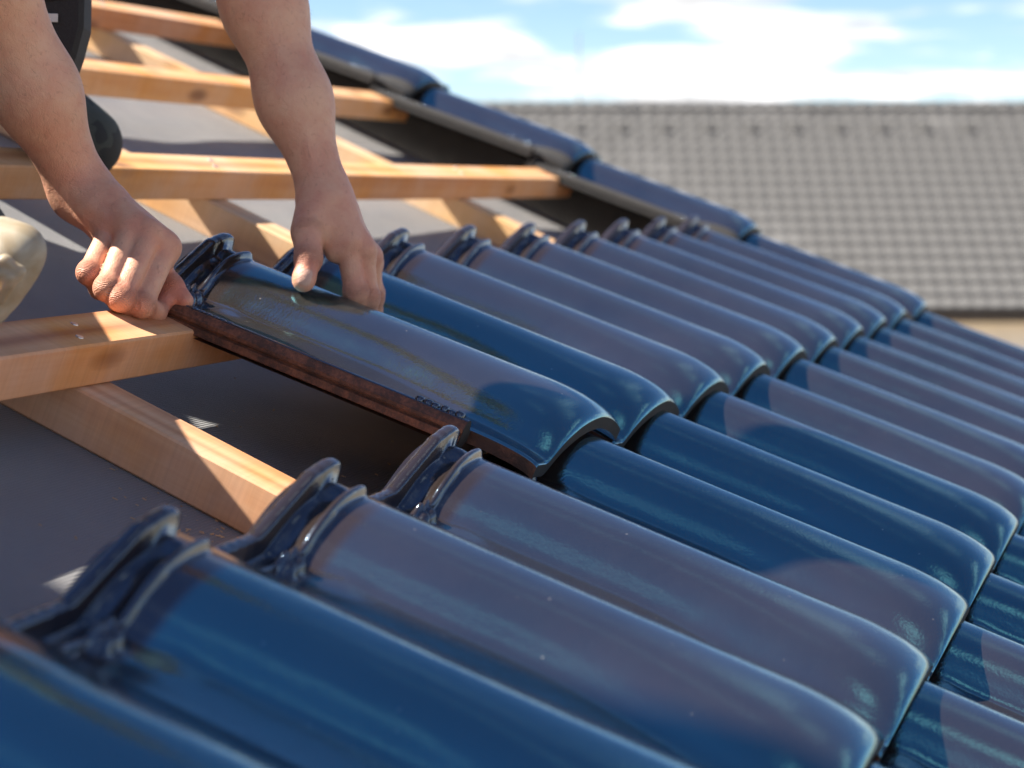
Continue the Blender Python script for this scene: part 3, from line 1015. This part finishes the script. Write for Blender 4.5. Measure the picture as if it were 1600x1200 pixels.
def polygonise(field, h, lo, hi, extra=None, B=20):
    """surface nets over the bricks that the surface passes through"""
    lo, hi = np.array(lo, float), np.array(hi, float)
    nb = np.ceil((hi - lo) / (h * B)).astype(int)
    verts, keys, quads = [], [], []
    half = h * (B + 2) * .5 * math.sqrt(3)
    cen = np.stack(np.meshgrid(*[np.arange(n) for n in nb], indexing='ij'), -1).reshape(-1, 3)
    ctr = lo + (cen + .5) * h * B
    dist = field.eval(ctr)
    BIG = np.array([100000, 100000])
    for bi, c0, dd in zip(cen, ctr, dist):
        if abs(dd) > half + .016:
            continue
        gr = field.near(c0, half + .016)
        if not gr:
            continue
        ijk0 = bi * B - 1
        n = B + 3
        ax = [lo[k] + (ijk0[k] + np.arange(n)) * h for k in range(3)]
        P = np.stack(np.meshgrid(*ax, indexing='ij'), -1)
        D = field.eval(P.reshape(-1, 3), gr)
        if extra is not None:
            D = extra(P.reshape(-1, 3), D)
        D = D.reshape(n, n, n)
        neg = D < 0
        if neg.all() or not neg.any():
            continue
        m = n - 1
        num = np.zeros((m, m, m, 3)); cnt = np.zeros((m, m, m))
        off = [(0, 0, 0), (1, 0, 0), (0, 1, 0), (1, 1, 0), (0, 0, 1), (1, 0, 1), (0, 1, 1), (1, 1, 1)]
        for a in range(8):
            for b in range(a + 1, 8):
                oa, ob = off[a], off[b]
                if sum(abs(x - y) for x, y in zip(oa, ob)) != 1:
                    continue
                da = D[oa[0]:oa[0] + m, oa[1]:oa[1] + m, oa[2]:oa[2] + m]
                db = D[ob[0]:ob[0] + m, ob[1]:ob[1] + m, ob[2]:ob[2] + m]
                ch = (da < 0) != (db < 0)
                t = np.where(ch, da / np.where(ch, da - db, 1), 0)
                for k in range(3):
                    num[..., k] += np.where(ch, oa[k] + t * (ob[k] - oa[k]), 0)
                cnt += ch
        act = cnt > 0
        ii = np.argwhere(act)
        pos = num[act] / cnt[act][:, None]
        gi = ii + ijk0 + 1000
        key = (gi[:, 0].astype(np.int64) * 100000 + gi[:, 1]) * 100000 + gi[:, 2]
        verts.append(lo + (ijk0 + ii + pos) * h); keys.append(key)

        def kk(I):
            g = I + ijk0 + 1000
            return (g[:, 0].astype(np.int64) * 100000 + g[:, 1]) * 100000 + g[:, 2]
        for axn in range(3):
            u, w = (axn + 1) % 3, (axn + 2) % 3
            sl0 = [slice(1, B + 1)] * 3
            sl1 = list(sl0); sl1[axn] = slice(2, B + 2)
            s0, s1 = neg[tuple(sl0)], neg[tuple(sl1)]
            for flip, msk in ((False, s0 & ~s1), (True, ~s0 & s1)):
                I = np.argwhere(msk) + 1
                if not len(I):
                    continue
                eu, ew = np.zeros(3, int), np.zeros(3, int)
                eu[u], ew[w] = 1, 1
                q = [kk(I - eu - ew), kk(I - ew), kk(I), kk(I - eu)]
                if flip:
                    q = q[::-1]
                quads.append(np.stack(q, 1))
    verts, keys, quads = np.concatenate(verts), np.concatenate(keys), np.concatenate(quads)
    uk, first = np.unique(keys, return_index=True)
    f = np.searchsorted(uk, quads)
    return verts[first], f


def chain(pts, radii):
    return [(pts[i], pts[i + 1], radii[i], radii[i + 1]) for i in range(len(pts) - 1)]


A3 = lambda *v: np.array(v, float)
# --- joints, roof frame (x along the courses, y up the slope, z out of the roof)
R_WR, R_EL, R_SH = at(126, 298, 1.735), at(-108, -215, 1.59), A3(-.20, .74, .57)
L_WR, L_EL, L_SH = at(506, 300, 1.85), at(372, -115, 1.88), A3(.19, .70, .57)
NECK, HEAD = A3(.01, .64, .67), A3(.01, .555, .775)
CHEST, WAIST, PELV = A3(-.005, .77, .50), A3(-.015, .95, .345), A3(-.11, 1.13, .18)

body = Field()
# trunk and head
body.group(.05, .06, [(CHEST, WAIST, .125, .115), (WAIST, PELV, .115, .125), (CHEST + A3(-.10, 0, .03), CHEST + A3(.10, -.01, .03), .095, .095),
                      (R_SH, CHEST, .06, .10), (L_SH, CHEST, .06, .10), (PELV + A3(-.09, 0, 0), PELV + A3(.09, 0, 0), .11, .11)])
body.group(.03, .03, [(CHEST + A3(0, -.04, .10), NECK + A3(0, -.03, .02), .065, .052), (NECK, HEAD + A3(0, .02, -.02), .055, .06)])
body.group(.02, .03, [(HEAD + A3(0, .035, .03), HEAD + A3(0, -.035, .02), .080, .074), (HEAD + A3(0, -.05, -.045), HEAD + A3(0, -.03, .0), .050, .065),
                      (HEAD + A3(0, -.075, -.085), HEAD + A3(0, -.04, -.05), .028, .05)])
body.group(.006, .01, [(HEAD + A3(0, -.115, -.015), HEAD + A3(0, -.128, -.042), .008, .013),          # nose
                       (HEAD + A3(-.018, -.112, -.075), HEAD + A3(.018, -.112, -.075), .008, .008),     # lips
                       (HEAD + A3(-.04, -.098, .012), HEAD + A3(.04, -.098, .012), .014, .014)])        # brow
for sx in (-1, 1):
    body.group(.005, .006, [(HEAD + A3(sx * .078, .0, -.02), HEAD + A3(sx * .088, .012, .028), .010, .014)])   # ears
# right arm
mR = R_EL + (R_WR - R_EL) * .30 + A3(-.004, -.004, .004)
m2R = R_EL + (R_WR - R_EL) * .68
body.group(.03, .03, chain([R_SH, R_SH * .5 + R_EL * .5, R_EL, mR, m2R, R_WR], [.056, .047, .0385, .0375, .0325, .0238]))
mL = L_EL + (L_WR - L_EL) * .30
m2L = L_EL + (L_WR - L_EL) * .66
body.group(.03, .03, chain([L_SH, L_SH * .5 + L_EL * .5, L_EL, mL, m2L, L_WR], [.056, .046, .037, .0350, .0300, .0212]))

# right hand: a fist round the tile's edge ------------------------------------------------------------------------------
# (little, ring, middle, index): knuckle, middle joint, end joint, tip
RF = [((172, 362, 1.705), (139, 426, 1.668), (156, 452, 1.690), (178, 448, 1.712)),
      ((203, 362, 1.695), (167, 450, 1.655), (188, 475, 1.682), (208, 462, 1.706)),
      ((233, 370, 1.695), (189, 466, 1.653), (212, 487, 1.684), (232, 470, 1.708)),
      ((259, 388, 1.705), (221, 476, 1.668), (243, 488, 1.698), (258, 470, 1.715))]
RR = [(.0100, .0092, .0084, .0072), (.0106, .0098, .0090, .0078), (.0108, .0100, .0092, .0080), (.0108, .0100, .0090, .0078)]
rw = R_WR
# metacarpals (back of the hand) and heel of the hand
met = []
for k, (mcp, *_r) in enumerate(RF):
    base = rw + (at(*mcp) - rw) * .22 + (at(150, 330, 1.72) - at(140, 330, 1.72)) * (k - 1.5) * .55
    met += [(base, at(*mcp), .0165, .0130), (base + A3(.012, -.01, -.012), at(*mcp) + A3(.010, .004, -.010), .0140, .0110)]
met += [(rw, rw + (at(*RF[1][0]) - rw) * .35, .0235, .0205), (rw, rw + (at(*RF[2][0]) - rw) * .35, .0235, .0205)]
body.group(.016, .010, met)
for f, r in zip(RF, RR):
    pts = [at(*q) for q in f]
    body.group(.0009, .0045, chain(pts, r) + [(pts[1], pts[1], r[1] * 1.10, r[1] * 1.10)])
    body.group(.006, .004, [(pts[0] + A3(0, 0, .002), pts[0] + (pts[1] - pts[0]) * .1, r[0] * 1.05, r[0] * 1.0)])
# tendons
for k in (0, 1, 2, 3):
    b0 = rw + (at(*RF[k][0]) - rw) * .25 + A3(-.004, -.002, .014)
    body.group(.010, .006, [(b0, at(*RF[k][0]) + A3(-.003, .004, .0085), .0035, .004)])
# ulna knob
body.group(.012, .006, [(R_WR + (at(150, 290, 1.735) - at(126, 298, 1.735)) * .55, R_WR + (at(152, 288, 1.735) - at(126, 298, 1.735)) * .6, .0115, .0115)])
# thumb lying on the tile
RT = [rw + (at(245, 400, 1.74) - rw) * .30 + A3(.012, 0, -.008), at(243, 418, 1.735), at(268, 447, 1.722), at(289, 470, 1.716)]
body.group(.008, .006, chain(RT, [.0160, .0122, .0098, .0076]))

# left hand: thumb on the crest, fingers over the far edge ----------------------------------------------------------------
LF = [((542, 382, 1.835), (556, 456, 1.838), (560, 486, 1.852), (550, 500, 1.865)),
      ((566, 394, 1.846), (574, 464, 1.852), (574, 494, 1.866), (564, 508, 1.878)),
      ((576, 404, 1.870), (582, 464, 1.880), (582, 494, 1.893), (572, 508, 1.903)),
      ((578, 412, 1.895), (584, 458, 1.908), (584, 484, 1.920), (578, 498, 1.928))]
LR = [(.0112, .0105, .0094, .0080), (.0114, .0106, .0095, .0082), (.0110, .0102, .0092, .0078), (.0102, .0094, .0084, .0072)]
lw = L_WR
met = []
for k, (mcp, *_r) in enumerate(LF):
    base = lw + (at(*mcp) - lw) * .22 + (at(506, 300, 1.87) - at(506, 300, 1.84)) * (k - 1.2) * .30
    met += [(base, at(*mcp), .0165, .0128), (base + A3(.0, .004, -.014), at(*mcp) + A3(-.004, .006, -.010), .0140, .0105)]
met += [(lw, lw + (at(*LF[1][0]) - lw) * .35, .0215, .0195)]
body.group(.016, .010, met)
for f, r in zip(LF, LR):
    pts = [at(*q) for q in f]
    body.group(.0009, .0045, chain(pts, r) + [(pts[1], pts[1], r[1] * 1.08, r[1] * 1.08)])
    body.group(.006, .004, [(pts[0] + A3(0, 0, .002), pts[0] + (pts[1] - pts[0]) * .1, r[0] * 1.04, r[0])])
for k in (0, 1, 2):
    b0 = lw + (at(*LF[k][0]) - lw) * .25 + A3(-.008, -.006, .012)
    body.group(.010, .006, [(b0, at(*LF[k][0]) + A3(-.004, -.004, .007), .0032, .004)])
LT = [lw + (at(482, 340, 1.828) - lw) * .45, at(481, 362, 1.822), at(482, 404, 1.806), at(475, 436, 1.797)]
body.group(.009, .006, chain(LT, [.0190, .0146, .0122, .0094]) + [(LT[3], LT[3] + (LT[3] - LT[2]) * .12, .0100, .0092)])
body.group(.010, .006, [(L_WR + (at(540, 300, 1.85) - at(506, 300, 1.85)) * .45, L_WR + (at(541, 306, 1.85) - at(506, 300, 1.85)) * .45, .0095, .0095)])
# web between thumb and index
body.group(.012, .008, [(LT[0] + (LT[1] - LT[0]) * .6, at(*LF[0][0]) + (lw - at(*LF[0][0])) * .25, .011, .011)])

def vein(pts, r=.0020):
    body.group(.0065, .003, chain(pts, [r] * len(pts)))


_cs = -Vector(_flip @ CAM_R[2])                     # towards the viewer's side of the arm
_cs = A3(*_cs)


def on(px, py, dep, r):
    return at(px, py, dep) + _cs * r


vein([on(120, 300, 1.735, .022), on(150, 325, 1.725, .021), on(172, 340, 1.715, .018), on(186, 356, 1.705, .012)])
vein([on(150, 325, 1.725, .021), on(190, 338, 1.715, .016), on(216, 356, 1.705, .012)])
vein([on(72, 190, 1.705, .030), on(96, 240, 1.718, .027), on(112, 285, 1.732, .022)])
vein([on(24, 60, 1.668, .036), on(54, 130, 1.688, .033), on(72, 190, 1.705, .030)], .0022)
vein([on(455, 140, 1.865, .031), on(480, 205, 1.86, .027), on(496, 270, 1.855, .022), on(520, 320, 1.85, .019), on(536, 350, 1.845, .014)], .0022)
vein([on(520, 320, 1.85, .018), on(545, 345, 1.85, .013), on(560, 378, 1.85, .009)])
vein([on(425, 40, 1.872, .034), on(440, 95, 1.87, .033), on(455, 140, 1.865, .031)])

_bv, _bf = polygonise(body, .0018, (-.42, .18, -.10), (.34, 1.32, .92))
body_me = mesh_from('person', _bv, _bf, [M_SKIN])
# flush: knuckles, wrists and fingertips are redder
fl = np.zeros(len(_bv), dtype=np.float32)
for hand in (RF, LF):
    for f in hand:
        for q, rad in ((f[0], .012), (f[1], .012), (f[3], .012)):
            d = np.linalg.norm(_bv - at(*q), axis=1)
            fl += .24 * np.exp(-(np.maximum(d - .009, 0) / rad) ** 2).astype(np.float32)
for q in (RT[3], LT[3], RT[2], LT[2]):
    fl += .35 * np.exp(-(np.maximum(np.linalg.norm(_bv - q, axis=1) - .008, 0) / .012) ** 2).astype(np.float32)
fl += .18 * np.exp(-(np.maximum(np.linalg.norm(_bv - R_WR, axis=1) - .02, 0) / .04) ** 2).astype(np.float32)
fl += .18 * np.exp(-(np.maximum(np.linalg.norm(_bv - L_WR, axis=1) - .02, 0) / .04) ** 2).astype(np.float32)
a_ = body_me.attributes.new('flush', 'FLOAT', 'POINT')
a_.data.foreach_set('value', np.clip(fl, 0, .8))
fu = np.zeros(len(_bv), dtype=np.float32)
fwt = np.zeros(len(_bv), dtype=np.float32)
for hand in (RF, LF):
    for f in hand:
        P0, P1, P2 = at(*f[0]), at(*f[1]), at(*f[2])
        for q, axd, rad in ((P1, (P1 - P0), .0095), (P2, P2 - P1, .007), (P0, P1 - P0, .010)):
            axd = axd / np.linalg.norm(axd)
            rel = _bv - q
            w_ = np.exp(-(rel @ axd / (rad * .75)) ** 2 - (np.maximum(np.linalg.norm(rel, axis=1) - .012, 0) / .004) ** 2) * (1.0 if q is not P0 else .35)
            m_ = w_ > fwt
            fu[m_] = (rel @ axd)[m_]
            fwt[m_] = w_[m_]
for T in (RT, LT):
    for q, axd in ((T[2], T[3] - T[2]), (T[1], T[2] - T[1])):
        axd = axd / np.linalg.norm(axd)
        rel = _bv - q
        w_ = np.exp(-(rel @ axd / .008) ** 2 - (np.maximum(np.linalg.norm(rel, axis=1) - .014, 0) / .004) ** 2)
        m_ = w_ > fwt
        fu[m_] = (rel @ axd)[m_]
        fwt[m_] = w_[m_]
for nm_, arr_ in (('crease_pos', fu), ('crease', fwt)):
    a_ = body_me.attributes.new(nm_, 'FLOAT', 'POINT')
    a_.data.foreach_set('value', arr_)
# thumb nail of the far hand
nd = LT[3] - LT[2]; nd = nd / np.linalg.norm(nd)
nc = LT[3] + nd * .002
up_ = A3(-.75, -.25, .6); up_ -= nd * (up_ @ nd); up_ /= np.linalg.norm(up_)
sd2 = np.cross(nd, up_)
rel = _bv - nc
nail_w = (np.clip((rel @ up_ - .0050) / .002, 0, 1) * np.clip((1 - (rel @ sd2 / .0070) ** 4 - (rel @ nd / .0078) ** 4) / .35, 0, 1)).astype(np.float32)
a_ = body_me.attributes.new('nail', 'FLOAT', 'POINT')
a_.data.foreach_set('value', nail_w)
person = bpy.data.objects.new('person', body_me)
COL.objects.link(person)
person.matrix_world = ROOF
tag(person, 'worker kneeling on the battens with bare forearms, gripping a roof tile with both hands', 'person')


def cloth(name, groups, h, mat, lo, hi, extra=None):
    fd = Field()
    for g in groups:
        fd.group(*g)
    v, f = polygonise(fd, h, lo, hi, extra)
    return link(name, mesh_from(name, v, f, [mat]), person)


# T-shirt
slR, slL = R_SH + (R_EL - R_SH) * .55, L_SH + (L_EL - L_SH) * .55
cloth('shirt', [(.05, .06, [(CHEST, WAIST, .140, .135), (WAIST, PELV + A3(0, 0, .03), .135, .140), (CHEST + A3(-.10, 0, .03), CHEST + A3(.10, -.01, .03), .108, .108),
                            (R_SH, CHEST, .074, .115), (L_SH, CHEST, .074, .115)]),
                (.03, .03, [(R_SH, slR, .074, .066)]), (.03, .03, [(L_SH, slL, .074, .066)])],
      .005, M_SHIRT, (-.46, .45, .0), (.42, 1.36, .80))
# trousers, knee pads, boots
R_HIP, L_HIP = PELV + A3(-.095, .0, -.02), PELV + A3(.095, .0, -.02)
R_KN, L_KN = at(-118, 405, 1.44), at(134, 222, 2.10)
R_AN, L_AN = R_KN + A3(-.03, .40, -.015), L_KN + A3(.06, .41, .0)
R_AN[2], L_AN[2] = .02, .02
cloth('trousers', [(.05, .06, [(PELV + A3(-.08, 0, .03), PELV + A3(.08, 0, .03), .138, .138)]),
                   (.04, .03, chain([R_HIP, R_KN, R_AN], [.105, .058, .055])), (.04, .03, chain([L_HIP, L_KN, L_AN], [.100, .031, .042]))],
      .005, M_CAMO, (-.75, .2, -.12), (.6, 1.5, .5))


# moulded gel cap strapped over the knee: a domed boss, a lower plate with a raised rim
cloth('knee_pad', [(.004, .030, [(at(-16, 404, 1.405), at(36, 386, 1.402), .0190, .0140), (at(-22, 440, 1.395), at(14, 418, 1.395), .0180, .0140), (at(-40, 480, 1.392), at(-14, 456, 1.392), .0180, .0130),
                                  (at(-34, 384, 1.43), at(2, 372, 1.42), .016, .012)]),
                   (.0016, .006, [(at(-40, 424, 1.362), at(8, 408, 1.366), .0036, .0036), (at(8, 408, 1.366), at(30, 424, 1.370), .0036, .0034), (at(30, 424, 1.370), at(0, 470, 1.372), .0034, .0034)]),
                   (.0016, .006, [(at(-40, 444, 1.360), at(4, 426, 1.366), .0026, .0026), (at(4, 426, 1.366), at(16, 434, 1.368), .0026, .0026), (at(16, 434, 1.368), at(-12, 474, 1.370), .0026, .0026)])],
      .0018, M_GEL, tuple(at(-20, 430, 1.40) - .085), tuple(at(-20, 430, 1.40) + .085))
for an, kn in ((R_AN, R_KN), (L_AN, L_KN)):
    d = A3(0, 1, 0)
    cloth('boot', [(.02, .03, [(an + A3(0, -.03, .02), an + A3(0, .05, .01), .062, .058), (an + A3(0, .05, .0), an + A3(.01, .06, -.10), .045, .042)])],
          .006, M_LEATHER, tuple(an - .25), tuple(an + .25))
# hair
hd = HEAD


def hair_extra(p, D):
    q = p - hd
    cut = np.maximum(-(q[:, 2] - .015 + q[:, 1] * -.0 - .55 * np.maximum(0, q[:, 1]) * -1.2), -1)
    return np.maximum(D, (.012 - .9 * np.maximum(q[:, 1], -.2) - q[:, 2] * 1.0) * .6)


cloth('hair', [(.02, .03, [(hd + A3(0, .038, .034), hd + A3(0, -.030, .026), .089, .082)])], .004, M_HAIR, tuple(hd - .16), tuple(hd + .16), hair_extra)


# eyes
def eye_mesh():
    bm = bmesh.new()
    bmesh.ops.create_uvsphere(bm, u_segments=20, v_segments=14, radius=.0122)
    me = bpy.data.meshes.new('eye')
    bm.to_mesh(me); bm.free()
    me.materials.append(M_WHITE); me.materials.append(M_HAIR)
    for p in me.polygons:
        p.use_smooth = True
        p.material_index = 1 if p.center.normalized().dot(Vector((0, -.9, -.43))) > .90 else 0
    return me


_eye = eye_mesh()
for sx in (-1, 1):
    link('eye', _eye, person, tuple(HEAD + A3(sx * .031, -.099, -.008)))


# short hair on the forearms
def arm_hair():
    vs, fs = [], []
    for el_, wr_, r0, r1, n in ((R_EL, R_WR, .0415, .0255, 1500), (L_EL, L_WR, .036, .0225, 1200)):
        ax = (wr_ - el_); ln = np.linalg.norm(ax); ax = ax / ln
        e1 = np.cross(ax, A3(0, 0, 1)); e1 /= np.linalg.norm(e1)
        e2 = np.cross(ax, e1)
        t = rng.uniform(.15, .97, n)
        a = rng.uniform(0, 2 * math.pi, n)
        dr = np.cos(a)[:, None] * e1 + np.sin(a)[:, None] * e2
        q = el_ + (ax * ln) * t[:, None] + dr * np.interp(t, [0, .3, .68, 1], [r0, r0, r0 * .80, r1])[:, None]
        for it in range(3):                          # settle on the skin
            q = q - dr * body.eval(q)[:, None]
        dn = ax * rng.uniform(.6, 1.0, n)[:, None] + dr * rng.uniform(.25, .55, n)[:, None] + e1 * rng.normal(0, .35, n)[:, None] + e2 * rng.normal(0, .35, n)[:, None]
        dn /= np.linalg.norm(dn, axis=1)[:, None]
        l = rng.uniform(.004, .009, n)[:, None]
        sd3 = np.cross(dn, dr); sd3 /= np.linalg.norm(sd3, axis=1)[:, None] + 1e-9
        mid, tip, w3 = q + dn * l * .55, q + dn * l * .9 + ax * l * .2, .00006
        b0 = len(vs)
        vs += list(np.stack([q - sd3 * w3, q + sd3 * w3, mid + sd3 * w3 * .8, mid - sd3 * w3 * .8, tip], 1).reshape(-1, 3))
        for k in range(n):
            c = b0 + k * 5
            fs += [(c, c + 1, c + 2, c + 3), (c + 3, c + 2, c + 4)]
    return mesh_from('arm_hair', vs, fs, [M_HAIRFINE])


M_HAIRFINE = mat_plain('fine_hair', (.22, .13, .07), .5, .3, 200)
ah = link('arm_hair', arm_hair(), person)
ah['kind'] = 'stuff'


# tool pouch hanging at the belt ---------------------------------------------------------------------------------------------
def pouch():
    c = at(90, 40, 1.88)
    ex = Vector(_flip @ CAM_R[0]).normalized()
    ez = -Vector(_flip @ CAM_R[1]).normalized()
    ey = ex.cross(ez).normalized()
    rotm = Matrix((ex, ey, ez)).transposed().to_4x4() @ Matrix.Rotation(-.28, 4, 'Y')
    bm = bmesh.new()
    pr = [(-.034, .075), (.032, .062), (.036, .02), (.026, -.012), (.012, -.036), (-.004, -.058), (-.020, -.052), (-.030, -.02)]
    for yy, sc in ((-.022, .86), (-.016, 1.0), (.016, 1.0), (.022, .86)):
        for x, z in pr:
            bm.verts.new((x * sc, yy, z * sc))
    bm.verts.ensure_lookup_table()
    n = len(pr)
    for j in range(3):
        for k in range(n):
            bm.faces.new([bm.verts[j * n + k], bm.verts[j * n + (k + 1) % n], bm.verts[(j + 1) * n + (k + 1) % n], bm.verts[(j + 1) * n + k]])
    bm.faces.new([bm.verts[k] for k in range(n)][::-1]); bm.faces.new([bm.verts[3 * n + k] for k in range(n)])
    bmesh.ops.recalc_face_normals(bm, faces=bm.faces)
    me = bpy.data.meshes.new('tool_pouch'); bm.to_mesh(me); bm.free(); me.materials.append(M_CORDURA)
    po = link('tool_pouch', me, person)
    po.matrix_basis = Matrix.Translation(c) @ rotm
    po['label'] = 'black nylon tool pouch with steel rivets'
    fl = link('flap', box_mesh('flap', (.074, .052, .042), [M_CORDURA], .006, 0, 2), po, (.0, 0, .040), (0, .18, 0))
    link('tag', box_mesh('tag', (.022, .002, .008), [M_PAPER], .0005), po, (-.004, .0255, .004), (0, .3, 0))
    rv = bmesh.new(); bmesh.ops.create_uvsphere(rv, u_segments=8, v_segments=6, radius=.0028)
    rm = bpy.data.meshes.new('rivet'); rv.to_mesh(rm); rv.free(); rm.materials.append(M_STEEL)
    for x, z in ((-.026, .028), (-.008, .036), (.012, .026), (.028, .030), (.014, .044), (-.018, .05)):
        link('rivet', rm, po, (x, .0285, z))
    for x in (-.02, .0, .02):
        link('stitch_band', box_mesh('stitch_band', (.004, .002, .036), [M_WOOD], .0004), po, (x, .0275, .042), (0, .18, 0))


pouch()
